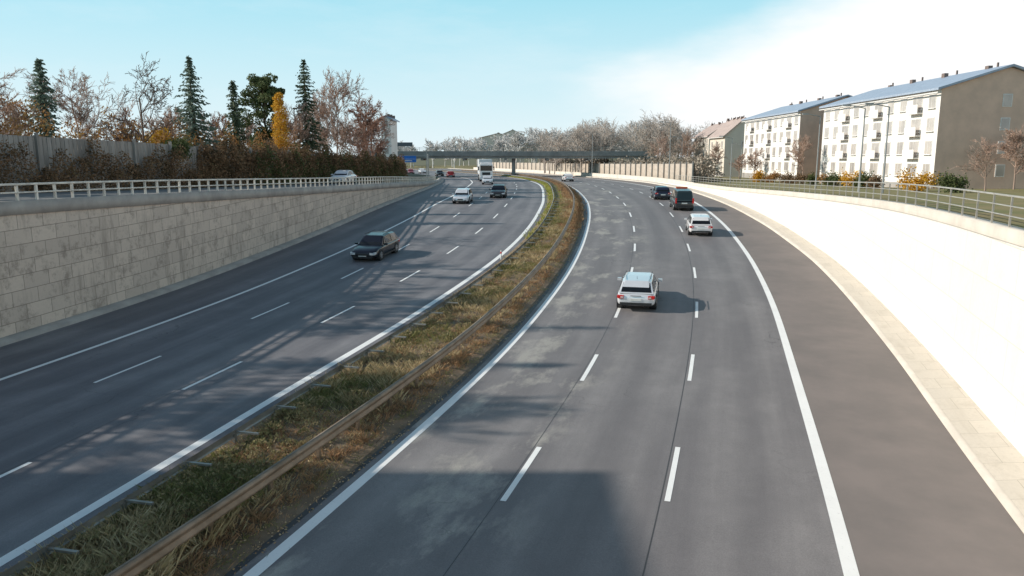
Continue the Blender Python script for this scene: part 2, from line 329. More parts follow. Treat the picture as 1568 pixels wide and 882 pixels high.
def blades(name,Y,T,H,mat,n,spread,wid,lean=.5):
    Y=np.repeat(Y,n);T=np.repeat(T,n);H=np.repeat(H,n); m=len(Y)
    a=RNG.uniform(0,2*np.pi,m); r=np.abs(RNG.normal(0,spread,m))
    x=LI(Y)*(1-T)+RL(Y)*T+r*np.cos(a); y=Y+r*np.sin(a); z=rz(y)+.1
    h=H*RNG.uniform(.5,1.15,m); b=RNG.uniform(0,2*np.pi,m); w=wid*RNG.uniform(.6,1.4,m)
    l=h*lean*RNG.uniform(.2,1.3,m); c=a+RNG.normal(0,.6,m)
    P0=np.stack([x-w*np.cos(b),y-w*np.sin(b),z],-1);P1=np.stack([x+w*np.cos(b),y+w*np.sin(b),z],-1)
    P2=np.stack([x+w*.7*np.cos(b)+l*.45*np.cos(c),y+w*.7*np.sin(b)+l*.45*np.sin(c),z+h*.6],-1);P3=np.stack([x+l*np.cos(c),y+l*np.sin(c),z+h],-1)
    V=np.stack([P0,P1,P2,P3],1).reshape(-1,3); F=np.arange(4*m).reshape(-1,4)
    return fast_mesh(name,V,F,mat)
g_green=leafmat('grass_green',[(.13,.14,.05),(.25,.24,.09),(.42,.36,.18)],.35)
g_straw=leafmat('grass_straw',[(.34,.25,.13),(.54,.42,.24),(.68,.56,.38)],.35)
g_brown=leafmat('weeds_brown',[(.2,.12,.065),(.42,.25,.14),(.32,.25,.13)],.35)
def yd(n,y0,y1):
    u=RNG.uniform(0,1,n); return y0*(y1/y0)**u
n=2600
Y=yd(n,9,75); blades('median_grass',Y,RNG.uniform(.2,.66,n),RNG.uniform(.07,.22,n)*(.5+1.0*(np.sin(Y*.9)*.5+.5)),g_green,28,.17,.008,.9)
n=2400
Y=yd(n,9,90); blades('dry_grass',Y,RNG.uniform(.2,.74,n),RNG.uniform(.08,.32,n)*(.4+1.0*(np.sin(Y*.55+1)*.5+.5)),g_straw,26,.15,.006,.8)
n=2200
Y=yd(n,9,110); blades('brown_weeds',Y,RNG.uniform(.26,.84,n),RNG.uniform(.06,.24,n),g_brown,26,.17,.009,1.0)
n=900
Y=yd(n,9,110); blades('low_weeds',Y,RNG.uniform(.64,.9,n),RNG.uniform(.03,.09,n),g_green,18,.16,.008,1.3)
Y=RNG.uniform(55,190,2600); blades('verge_grass',Y,RNG.uniform(.12,.5,2600),RNG.uniform(.1,.22,2600),leafmat('verge_green',[(.22,.25,.05),(.4,.4,.1),(.3,.32,.1)]),10,.25,.03)
Y=RNG.uniform(60,190,2000); blades('verge_weeds',Y,RNG.uniform(.5,.85,2000),RNG.uniform(.15,.4,2000),g_brown,10,.25,.03)
def leafquads(P,A,L,W,rng):
    m=len(P); A=A/(np.linalg.norm(A,axis=1,keepdims=True)+1e-9); B=np.cross(A,rng.normal(0,1,(m,3))); B/=np.linalg.norm(B,axis=1,keepdims=True)+1e-9
    L=L[:,None];W=W[:,None]
    V=np.stack([P-A*L*.5,P+B*W*.5,P+A*L*.5,P-B*W*.5],1).reshape(-1,3); return V,np.arange(4*m).reshape(-1,4)
nb_=620; Yb=yd(nb_,9,80); Tb=RNG.uniform(.24,.66,nb_); Rb=RNG.uniform(.12,.34,nb_); k=70
Yr=np.repeat(Yb,k);Tr=np.repeat(Tb,k);Rr=np.repeat(Rb,k); m=len(Yr); dd=RNG.normal(0,1,(m,3)); dd/=np.linalg.norm(dd,axis=1,keepdims=True)
P=np.stack([LI(Yr)*(1-Tr)+RL(Yr)*Tr,Yr,rz(Yr)+.14],-1)+dd*np.array([1,1,.0])*Rr[:,None]; P[:,2]+=np.abs(dd[:,2])*Rr*1.1
V,F=leafquads(P,dd+RNG.normal(0,.5,(m,3)),RNG.uniform(.05,.11,m),RNG.uniform(.02,.045,m),RNG)
fast_mesh('leafy_weeds',V,F,leafmat('weed_leaves',[(.12,.12,.05),(.26,.24,.11),(.42,.31,.18),(.3,.3,.14)],.3))
m=14000; Yl=yd(m,9,70); Tl=RNG.uniform(.12,.95,m); P=np.stack([LI(Yl)*(1-Tl)+RL(Yl)*Tl,Yl,rz(Yl)+.12+.06*(Tl<.7)],-1); P[:,2]=np.where(Tl>.86,rz(Yl)+.03,P[:,2])
V,F=leafquads(P,RNG.normal(0,1,(m,3))*np.array([1,1,.2]),RNG.uniform(.03,.08,m),RNG.uniform(.025,.05,m),RNG)
fast_mesh('leaf_litter',V,F,leafmat('litter',[(.28,.18,.1),(.48,.34,.19),(.62,.53,.4)],.1))

# ------------------------------------------------------------------ trees
def norm(v): return v/ (np.linalg.norm(v)+1e-9)
def bare_segs(rng,H,spread,maxlev,r0,up=.08,first=.25,kids=2,lenf=.42):
    segs=[]
    def grow(p,d,L,r,lev):
        n=6 if lev==0 else 3
        for i in range(n):
            d=norm(d+rng.normal(0,.05 if lev==0 else .14,3)+np.array([0,0,up])); q=p+d*(L/n); r1=r*(.84 if lev==0 else .75)
            segs.append((*p,*q,r,r1))
            if lev<maxlev and (lev>0 or (i+1)/n>first):
                for k in range(kids+(1 if lev==0 else 0)):
                    pr=norm(np.cross(d,rng.normal(0,1,3))); nd=norm(d*.75+pr*spread*rng.uniform(.6,1.2))
                    grow(q,nd,(H*lenf if lev==0 else L*.6)*rng.uniform(.6,1.1)*(1-.45*(i/n if lev==0 else 0)),r1*.55,lev+1)
            p=q;r=r1
    grow(np.zeros(3),np.array([0,0,1.]),H*.85,r0,0)
    return np.array(segs)
def tubes(S,rmin=.012,k=3):
    p=S[:,0:3];q=S[:,3:6];r0=np.maximum(S[:,6],rmin);r1=np.maximum(S[:,7],rmin)
    d=q-p; d/=np.linalg.norm(d,axis=1,keepdims=True)+1e-9
    ref=np.where(np.abs(d[:,2:3])>.9,np.array([[1.,0,0]]),np.array([[0,0,1.]])); a=np.cross(d,ref); a/=np.linalg.norm(a,axis=1,keepdims=True); b=np.cross(d,a)
    V=[]
    for (c,r) in((p,r0),(q,r1)):
        for i in range(k):
            t=2*np.pi*i/k; V.append(c+(a*np.cos(t)+b*np.sin(t))*r[:,None])
    V=np.stack(V,1).reshape(-1,3); n=len(S); base=(np.arange(n)*2*k)[:,None]
    F=np.concatenate([base+np.array([[i,(i+1)%k,k+(i+1)%k,k+i]]) for i in range(k)],0)
    return V,F
def bare_tree(name,x,y,z,H,spread,mat,seed,maxlev=4,r0=.16,rmin=.014,up=.08,kids=2,first=.25,lenf=.42,rz_=0):
    S=bare_segs(np.random.default_rng(seed),H,spread,maxlev,r0,up,first,kids,lenf)
    zm=S[:,5].max(); S[:,:6]*=H/zm
    V,F=tubes(S,rmin); o=fast_mesh(name,V,F,mat); o.location=(x,y,z); o.rotation_euler[2]=rz_; return o
def trunk_children(e,H,r,mat,limbs=None):
    mb=MB(); mb.cyl((0,0,-.3),(0,0,H*.55),r,r*.6,8); mb.cyl((0,0,H*.55),(0,0,H*.97),r*.6,.02,8)
    if limbs is not None:
        for p in limbs: mb.cyl((0,0,max(.5,p[2]-1.5)),tuple(p),r*.4,.03,5)
    mb.make('trunk',[mat],e)
def conifer(name,x,y,z,H,R,mat,seed,z0=.08,droop=.25,dens=1.0,power=1.0):
    rng=np.random.default_rng(seed); e=empty(name,(x,y,z)); trunk_children(e,H,H*.014+.05,MAT['bark'])
    P=[];A=[];L=[];W=[]
    zz=H*z0
    while zz<H*.985:
        t=(zz-H*z0)/(H*(1-z0)); rr=R*(1-t)**power*rng.uniform(.65,1.2)+.14; nb=int((8+6*(1-t))*dens)
        a0=rng.uniform(0,6.28)
        for i in range(nb):
            a=a0+i*6.283/nb+rng.normal(0,.18); l=rr*rng.uniform(.5,1.18); n=max(3,int(l/.13))
            s=np.linspace(.1,1,n); dz=-droop*l*s+ .35*droop*l*s**3+ (.25*(t>.7))*s*l
            pos=np.stack([np.cos(a)*l*s,np.sin(a)*l*s,zz+dz+rng.normal(0,.04,n)],-1)
            dr=np.tile([np.cos(a),np.sin(a),-droop],(n,1))
            for side in(-1,1):
                P.append(pos+rng.normal(0,.05,(n,3))); A.append(dr+side*np.array([-np.sin(a),np.cos(a),0])*rng.uniform(.4,1.0)+rng.normal(0,.3,(n,3))-np.array([0,0,.25])); L.append(rng.uniform(.3,.55,n)*(1.1-.4*s)); W.append(rng.uniform(.09,.18,n))
        zz+=H*.022*rng.uniform(.7,1.3)+.06
    V,F=leafquads(np.concatenate(P),np.concatenate(A),np.concatenate(L),np.concatenate(W),rng); fast_mesh('foliage',V,F,mat,parent=e); return e
def clumptree(name,x,y,z,H,cents,mat,seed,leaf=.25,nper=260,limb=True,rt=.16):
    rng=np.random.default_rng(seed); e=empty(name,(x,y,z)); trunk_children(e,H,rt,MAT['bark'],[c[:3] for c in cents] if limb else None)
    P=[]
    for c in cents:
        d=rng.normal(0,1,(nper,3)); d/=np.linalg.norm(d,axis=1,keepdims=True); r=rng.uniform(.35,1.08,nper)**.6*c[3]; q=d*r[:,None]; q[:,2]*=.7; P.append(q+np.array(c[:3]))
    P=np.concatenate(P); m=len(P)
    V,F=leafquads(P,rng.normal(0,1,(m,3)),rng.uniform(.7,1.3,m)*leaf,rng.uniform(.4,.7,m)*leaf,rng); fast_mesh('foliage',V,F,mat,parent=e); return e
m_spruce=leafmat('spruce_needles',[(.08,.11,.08),(.15,.2,.15),(.24,.29,.24)],.2)
m_dark=leafmat('dark_needles',[(.045,.07,.045),(.09,.12,.07),(.16,.18,.12)],.2)
m_pine=leafmat('pine_needles',[(.05,.07,.03),(.1,.13,.05),(.2,.21,.1)],.2)
m_yel=leafmat('yellow_leaves',[(.38,.18,.02),(.65,.36,.04),(.72,.5,.1)],.35)
m_ora=leafmat('orange_leaves',[(.22,.11,.05),(.4,.21,.08),(.36,.26,.1)],.3)
m_hedge=leafmat('hedge_leaves',[(.06,.05,.03),(.15,.1,.055),(.28,.17,.1),(.2,.15,.07)],.2)
m_ivy=leafmat('ivy_leaves',[(.04,.055,.02),(.09,.11,.04),(.16,.18,.08)],.2)
F_=1143.
def wx(px,Y): return (px-784)/F_*Y
def wz(py,Y): return CAMZ+(240-py)*.000864*Y
def g(Y): return float(ZL(Y))
bare_tree('bare_tree',-27.2,56,g(56),wz(80,56)-g(56),.85,MAT['bark'],3,5,.17,.016,kids=1,lenf=.5,up=.03)
conifer('spruce_tree',-26.7,64,g(64),wz(93,64)-g(64),2.4,m_spruce,11,.12,.3,.95,.9)
conifer('cypress_tree',-25.4,70,g(70),wz(128,70)-g(70),1.15,m_dark,12,.06,.5,1.1,.6)
rp=np.random.default_rng(6)
cents=[]
for i in range(56):
    h=rp.uniform(3.2,11.6); Rm=2.5*math.sqrt(max(.06,1-((h-7.6)/4.8)**2)); a=rp.uniform(0,6.28); q=Rm*rp.uniform(.0,1)**.6
    cents.append((q*math.cos(a),q*math.sin(a),h,rp.uniform(.55,1.0)))
clumptree('pine_tree',-27.8,86,g(86),wz(114,86)-g(86),cents,m_pine,13,.28,240)
cents=[(rp.normal(0,.15),rp.normal(0,.15),h,.62*math.sin(min(1,(h-1)/9)*2.6+.35)+.2) for h in np.linspace(1.5,9.1,22)]
clumptree('yellow_poplar_tree',-24.3,80,g(80),wz(143,80)-g(80),cents,m_yel,14,.2,230,False,.1)
conifer('spruce_tree',-23.7,88,g(88),wz(95,88)-g(88),2.7,m_dark,15,.08,.45,1.0,.8)
bare_tree('birch_tree',-22.4,96,g(96),wz(103,96)-g(96),.62,MAT['twig_pink'],21,4,.17,.022,up=.12,kids=2,lenf=.4)
bare_tree('birch_tree',-24.5,99,g(99),12,.62,MAT['twig_pink'],23,4,.15,.022,up=.12,kids=2,lenf=.4)
bare_tree('beech_tree',-19.9,104,g(104),wz(138,104)-g(104),.7,MAT['twig_red'],22,4,.17,.026,up=.06,kids=2,lenf=.42)
bare_tree('beech_tree',-20.5,112,g(112),10,.7,MAT['twig_red'],26,4,.17,.026,up=.06,kids=2,lenf=.42)
bare_tree('bare_tree',wx(455,84),84,g(84),9,.6,MAT['twig_pink'],27,4,.12,.018,up=.1)
bare_tree('bare_tree',wx(340,78),78,g(78),7.5,.7,MAT['twig_red'],28,4,.12,.018,up=.08)
bare_tree('bare_tree',wx(265,66),66,g(66),7.0,.7,MAT['twig_pink'],29,4,.12,.018,up=.08)
bare_tree('bare_tree',wx(390,92),92,g(92),8.5,.7,MAT['twig_pink'],34,4,.12,.02,up=.08)
bare_tree('bare_tree',wx(210,62),62,g(62),6.5,.7,MAT['twig_red'],35,4,.12,.018,up=.08)
conifer('spruce_tree',wx(85,54),54,g(54),9.0,1.9,m_spruce,16,.12,.35,.9,.85)
bare_tree('bare_tree',wx(140,60),60,g(60),9.5,.8,MAT['twig_pink'],31,4,.15,.014,up=.05)
bare_tree('bare_tree',wx(10,52),52,g(52),8.5,.8,MAT['twig_pink'],33,4,.15,.014,up=.05)
cents=[(rp.normal(0,1.0),rp.normal(0,.9),h,rp.uniform(.7,1.1)) for h in np.linspace(2,6.2,14)]
clumptree('autumn_tree',wx(40,58),58,g(58),7,cents,m_ora,17,.25,200)
for i,(x,y,h,s) in enumerate([(-38,21.5,15,41),(-35.5,36,13.5,42),(-38,43,14,44)]):
    bare_tree('bare_tree',x,y,6,h,.7,MAT['bark'],s,4,.24,.035,up=.08)
conifer('spruce_tree',-37,26,6,15.2,2.0,m_dark,61,.15,.4,.8,.8)
conifer('spruce_tree',-36.5,31.2,6,16.2,2.2,m_dark,62,.15,.4,.8,.8)
def hedge(name,f,zf,y0,y1,h,wd,mat,n,seed,leaf=.16,hv=.35):
    rng=np.random.default_rng(seed); y=rng.uniform(y0,y1,n); 
    hh=h*(1+hv*(.5*np.sin(y*.9+seed)+.5*np.sin(y*2.3+seed*2)+.4*np.sin(y*5.1)))
    t=rng.uniform(0,1,n)**.7; a=rng.uniform(0,np.pi,n); w=wd*(1+.3*np.sin(y*1.7))*np.sqrt(np.clip(1.05-t**2,0,1))
    x=f(y)+w*np.cos(a)*rng.uniform(.6,1,n); z=zf(y)+hh*t
    P=np.stack([x,y,z],-1)+rng.normal(0,.06,(n,3))
    V,F=leafquads(P,rng.normal(0,1,(n,3)),rng.uniform(.6,1.4,n)*leaf,rng.uniform(.4,.8,n)*leaf,rng); return fast_mesh(name,V,F,mat)
hedge('hedge',off(FX,.5),ZL,59,122,3.3,.9,m_hedge,44000,1,.2,.25)
hedge('ivy_hedge',off(FX,.7),ZL,66,118,2.3,.9,m_ivy,14000,2,.2,.6)
hedge('shrub_row',off(FX,.8),ZL,34,64,2.0,.7,m_hedge,20000,3,.15,.6)
hedge('autumn_shrubs',off(FX,-1.8),ZL,44,84,4.2,.9,m_ora,12000,4,.18,.3)
vs=[bare_segs(np.random.default_rng(100+i),1.0,.7,3,.02,.08,.2,2,.4) for i in range(4)]
def mass(name,items,mat,rmin):
    out=[]; rng=np.random.default_rng(9)
    for x,y,z,h in items:
        S=vs[rng.integers(4)].copy(); S[:,6:]*=h; c=rng.uniform(0,6.28); R=np.array([[np.cos(c),-np.sin(c),0],[np.sin(c),np.cos(c),0],[0,0,1]])
        k=h/S[:,5].max(); wd=rng.uniform(.9,1.3)
        for o in(0,3): S[:,o:o+3]=(S[:,o:o+3]*k*np.array([wd,wd,1]))@R.T+np.array([x,y,z])
        out.append(S)
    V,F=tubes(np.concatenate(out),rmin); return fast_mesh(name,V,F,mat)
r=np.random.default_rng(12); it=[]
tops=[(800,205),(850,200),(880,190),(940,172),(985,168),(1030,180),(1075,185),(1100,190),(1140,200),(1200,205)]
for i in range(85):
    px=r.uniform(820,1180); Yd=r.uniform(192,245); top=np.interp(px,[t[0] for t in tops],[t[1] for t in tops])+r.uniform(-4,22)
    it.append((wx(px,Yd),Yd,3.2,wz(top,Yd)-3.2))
mass('distant_trees',it,MAT['twig_haze'],.04)
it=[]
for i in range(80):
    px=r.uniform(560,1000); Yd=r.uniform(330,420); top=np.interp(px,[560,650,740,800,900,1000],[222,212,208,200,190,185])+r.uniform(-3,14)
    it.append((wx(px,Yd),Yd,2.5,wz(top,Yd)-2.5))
mass('far_treeline',it,MAT['twig_haze_far'],.12)
it=[(wx(px,Yd),Yd,4,wz(t,Yd)-4) for px,Yd,t in [(1090,150,215),(1068,140,235),(1128,128,232),(1150,128,225),(1225,104,205),(1012,150,200),(1045,165,195)]]
mass('roadside_bare_trees',it,MAT['twig_pink'],.028)
hedge('background_scrub',lambda y:KR(y)+7,ZR,118,240,3.2,2.6,leafmat('scrub',[(.2,.17,.13),(.36,.3,.24),(.42,.37,.3)],.1),22000,6,.45,.3)
# ------------------------------------------------------------------ noise barrier right/far
nb=empty('noise_barrier'); mb=MB(); bf=lambda y:KR(y)+3.2
MAT['barrier']=M('barrier_panels',(.48,.40,.33),(.38,.32,.26),scale=.6,stretch=(1,1,3))
for y in along(bf,112,300,4.0):
    tx,ty=tang(bf,y); a=math.atan2(-tx,ty); mb.box((float(bf(y))-.15,y,float(ZR(y))+1.5),(.2,.2,3.1),1,a)
mb.make('posts',[MAT['barrier'],MAT['conc']],nb)
sheet('panels',np.arange(112,300,2.0),[(bf,ZR),(bf,off(ZR,2.7)),(off(bf,.15),off(ZR,2.75)),(off(bf,.15),ZR)],MAT['barrier'],nb)
sheet('base_wall',np.arange(104,300,2.0),[(off(KR,1.42),rz),(off(KR,1.42),off(rz,.95)),(off(KR,1.8),off(rz,.95)),(off(KR,1.8),rz)],MAT['conc_pale'],nb)
# ------------------------------------------------------------------ bridge
br=empty('concrete_bridge',(0,185,0)); mb=MB()
mb.box((-2,0,7.85),(68,9,1.1)); mb.box((-2,-4.7,8.45),(68.4,.35,1.15)); mb.box((-2,4.7,8.45),(68.4,.35,1.15))
for x in(-20,-10,0,10,20): mb.box((x-1.5,0,7.1),(.6,8.4,.5))
mb.box((33.5,0,5.1),(3,10,5.4)); mb.box((-37.5,0,5.1),(3,10,5.4)); 
for yy in (-2.5,2.5): mb.cyl((.4,yy,2.5),(.4,yy,7.3),.45,.45,16)
mb.make('deck',[MAT['conc_dk']],br,bevel=.03)
mb=MB()
for i in range(46): mb.box((-35.5+i*1.5,-4.7,9.5),(.06,.06,.9))
for zz in(9.3,9.6,9.9): mb.box((-2,-4.7,zz),(68,.05,.05))
mb.make('parapet_rail',[MAT['rail_r']],br)
MAT['blue']=M('sign_blue',(.02,.17,.6),rough=.4); MAT['dgrey']=M('sign_back',(.12,.13,.14),rough=.6); MAT['steel']=M('steel_grey',(.35,.36,.36),rough=.5,metal=.5)
sg=empty('sign_gantry',(wx(628,168),168,0)); mb=MB()
mb.cyl((-4.5,0,2.8),(-4.5,0,8.3),.14,.14,10,1); mb.cyl((4.3,0,2.8),(4.3,0,8.3),.14,.14,10,1); mb.box((0,0,7.9),(9.2,.2,.25),1)
mb.box((-1.3,-.18,7.2),(6.0,.08,1.4),0); mb.box((-1.3,-.225,7.2),(5.7,.01,.06),2);mb.box((-2.4,-.225,7.55),(2.2,.01,.16),2);mb.box((-.5,-.225,6.85),(2.6,.01,.16),2)
mb.make('frame',[MAT['blue'],MAT['steel'],MAT['plate']],sg)
sg=empty('traffic_sign',(wx(626,186),180.4,0)); mb=MB(); mb.box((0,0,10.6),(4.2,.12,.95),0); mb.cyl((-1.3,.15,8.6),(-1.3,.15,10.7),.06,.06,8,1); mb.cyl((1.3,.15,8.6),(1.3,.15,10.7),.06,.06,8,1); mb.make('panel',[MAT['dgrey'],MAT['steel']],sg)
for y,f in((47.5,off(LI,.35)),):
    e=empty('delineator_post',(float(f(y)),y,float(rz(y)))); mb=MB(); mb.cyl((0,0,0),(0,0,.6),.045,.035,8,0); mb.cyl((0,0,.38),(0,0,.5),.048,.045,8,1); mb.make('post',[MAT['plate'],MAT['redlamp']],e)
def lamp(x,y,z,h,arm=1.3,d=-1):
    e=empty('street_lamp',(x,y,z)); mb=MB(); mb.cyl((0,0,-.1),(0,0,.9),.1,.09,10); mb.cyl((0,0,.9),(0,0,h),.075,.045,10)
    mb.cyl((0,0,h),(d*arm,0,h+.25),.04,.035,8); mb.box((d*(arm+.25),0,h+.25),(.6,.22,.12)); mb.make('mast',[MAT['steel']],e,bevel=0)
for px,py,Y in((1022,190,125),(1040,212,150),(1115,212,105),(1245,180,78),(1311,168,62),(1347,166,58),(1130,222,140),(905,205,160)):
    z0=float(ZR(Y)) ; lamp(wx(px,Y),Y,z0,wz(py,Y)-z0)
lamp(wx(655,150),150,3.4,wz(228,150)-3.4,1,1)
# ------------------------------------------------------------------ buildings
MAT['render']=M('white_render',(.8,.76,.72),(.74,.7,.66),scale=.5); MAT['gable']=M('brown_gable_render',(.72,.5,.39),(.6,.42,.33),scale=.7)
MAT['roof']=M('slate_roof',(.38,.44,.54),(.28,.33,.42),scale=1.2,rough=.5,stretch=(.4,3,3)); MAT['win']=M('window_glass',(.55,.49,.44),(.33,.3,.28),scale=.35,rough=.1,spec=.8); MAT['frame']=M('window_frame',(.78,.75,.72),rough=.5)
MAT['chim']=M('chimney_brick',(.2,.15,.13),rough=.9)
def apartment(name,x0,x1,y0,y1,z0,ze,zr,st,mwall,mgable,mroof,bays):
    e=empty(name,(x0,y0,z0)); W=x1-x0;L=y1-y0;E=ze-z0;R=zr-z0
    mb=MB()
    mb.add([(0,0,0),(W,0,0),(W,L,0),(0,L,0),(0,0,E),(W,0,E),(W,L,E),(0,L,E),(W/2,0,R),(W/2,L,R)],[(0,4,7,3),(1,2,6,5)],0)
    mb.add([(0,0,0),(W,0,0),(W,0,E),(W/2,0,R),(0,0,E)],[(0,1,2,3,4)],1)
    mb.add([(0,L,0),(W,L,0),(W,L,E),(W/2,L,R),(0,L,E)],[(4,3,2,1,0)],1)
    mb.box((-.03,L/2,.35),(.1,L-.04,.9),2)
    mb.make('walls',[mwall,mgable,MAT['conc']],e)
    mb=MB(); o=.55; sl=(R-E)/(W/2); 
    for sx in(0,1):
        xe=-o if sx==0 else W+o; ze_=E-sl*o+.05; xr=W/2; zr_=R+.05
        mb.add([(xe,-.4,ze_),(xe,L+.4,ze_),(xr,L+.4,zr_),(xr,-.4,zr_),(xe,-.4,ze_+.22),(xe,L+.4,ze_+.22),(xr,L+.4,zr_+.22),(xr,-.4,zr_+.22)],[(0,1,2,3),(4,7,6,5),(0,3,7,4),(0,4,5,1),(1,5,6,2)],0)
    mb.make('roof',[mroof],e)
    mb=MB()
    for i in range(4): mb.box((W*.5+random.uniform(-.6,.6),L*(i+.5)/4,R+.25),(.45,.6,.55)); mb.box((W*.5,L*(i+.3)/4,R+.3),(.15,.15,.8))
    mb.make('chimneys',[MAT['chim']],e)
    fr=MB();sh=(E-1.0)/st; bw=L/bays
    for s in range(st):
        zc=1.0+sh*(s+.52)
        for b in range(bays):
            yc=bw*(b+.5); wide=1.7 if b%3==1 else 1.15; hh=1.3
            fr.box((-.015,yc,zc),(.08,wide+.16,hh+.16),1); fr.box((-.03,yc,zc),(.08,wide,hh),0); fr.box((-.06,yc,zc),(.06,.06,hh),1); fr.box((-.09,yc,zc-hh/2-.08),(.2,wide+.3,.06),1)
            if b%3==1 and s>0:
                fr.box((-.3,yc,zc-1.1),(.6,bw*.8,.12),2); fr.box((-.58,yc,zc-.62),(.05,bw*.8,.85),2)
        for b in range(3):
            xc=W*(b+.5)/3
            if b==1: fr.box((xc,-.015,zc),(.96,.08,1.26),1); fr.box((xc,-.03,zc),(.8,.08,1.1),0)
    fr.box((-.04,L*.5,1.1),(.1,1.1,2.1),1)
    fr.box((-.5,L/2,E-.35),(.12,L+.7,.12),1)
    fr.make('windows',[MAT['win'],MAT['frame'],mwall],e)
    return e
apartment('offscreen_shadow_building',43,56.4,114,141,4.0,14.4,16.5,4,MAT['render'],MAT['gable'],MAT['roof'],9)
apartment('offscreen_shadow_building',43,56.4,77,105.5,4.1,14.4,16.5,4,MAT['render'],MAT['gable'],MAT['roof'],10)
apartment('offscreen_shadow_building',-56,-40,-45,16.8,6,22.3,24.8,5,MAT['render'],MAT['gable'],MAT['roof'],18)  # unseen block added at left, sized to cast the foreground road shadow
MAT['beige']=M('beige_render',(.72,.64,.54),(.64,.56,.48),scale=.4); MAT['rooft']=M('tile_roof_faded',(.48,.37,.33),(.38,.3,.27),scale=.8)
apartment('gabled_house',wx(1104,160),wx(1104,160)+8,160,172,3.5,wz(208,160),wz(183,160),2,MAT['beige'],MAT['beige'],MAT['rooft'],3)
apartment('town_house',wx(1080,190),wx(1080,190)+9,190,205,3.2,wz(208,190),wz(190,190),3,MAT['beige'],MAT['beige'],MAT['rooft'],4)
apartment('manor_building',wx(735,440),wx(735,440)+22,440,452,2.7,wz(212,440),wz(205,440),3,MAT['beige'],MAT['beige'],MAT['rooft'],4)
apartment('town_hall_building',wx(768,470),wx(768,470)+14,470,482,2.7,wz(207,470),wz(200,470),4,MAT['beige'],MAT['beige'],MAT['rooft'],4)
apartment('white_tower_block',wx(588,150),wx(588,150)+1.9,150,158,3.4,wz(184,150),wz(180,150),6,MAT['render'],MAT['render'],MAT['roof'],3)
def shrub(name,x,y,z,r,mat,seed,n=1600):
    rng=np.random.default_rng(seed); e=empty(name,(x,y,z)); cents=[(rng.normal(0,r*.5),rng.normal(0,r*.5),r*rng.uniform(.4,1.1),r*rng.uniform(.4,.65)) for _ in range(7)]
    mb=MB(); [mb.cyl((0,0,-.1),c[:3],.04,.015,5) for c in cents]; mb.make('stems',[MAT['bark']],e)
    P=np.concatenate([np.array(c[:3])+rng.normal(0,1,(n//7,3))*c[3]*.5 for c in cents]); P[:,2]=np.abs(P[:,2]); m=len(P)
    V,F=leafquads(P,rng.normal(0,1,(m,3)),rng.uniform(.12,.28,m),rng.uniform(.08,.16,m),rng); fast_mesh('leaves',V,F,mat,parent=e)
for i,(px,Y,r_,mt) in enumerate([(1158,112,1.1,m_yel),(1180,110,.9,m_ora),(1225,100,.9,m_hedge),(1262,92,1.0,m_ora),(1275,90,1.0,m_ivy),(1300,84,1.2,m_yel),(1322,80,1.0,m_ivy),(1240,96,.9,m_ivy),(1340,76,1.0,m_hedge),(1400,66,1.2,m_yel),(1460,60,1.0,m_ivy),(1205,104,.9,m_hedge)]):
    shrub('garden_shrub',wx(px,Y),Y,float(ZR(Y)),r_,mt,50+i)
shrub('garden_shrub',wx(290,58),57,g(57)+2.2,1.0,m_ivy,80); shrub('yellow_shrub',wx(250,60),60,g(60)+2.6,1.2,m_yel,81)
bare_tree('bare_tree',49,73.5,4.5,6.5,.75,MAT['twig_pink'],71,4,.12,.018,up=.06)
bare_tree('bare_tree',41.5,66,4.7,5.0,.75,MAT['twig_pink'],72,3,.1,.015,up=.06)

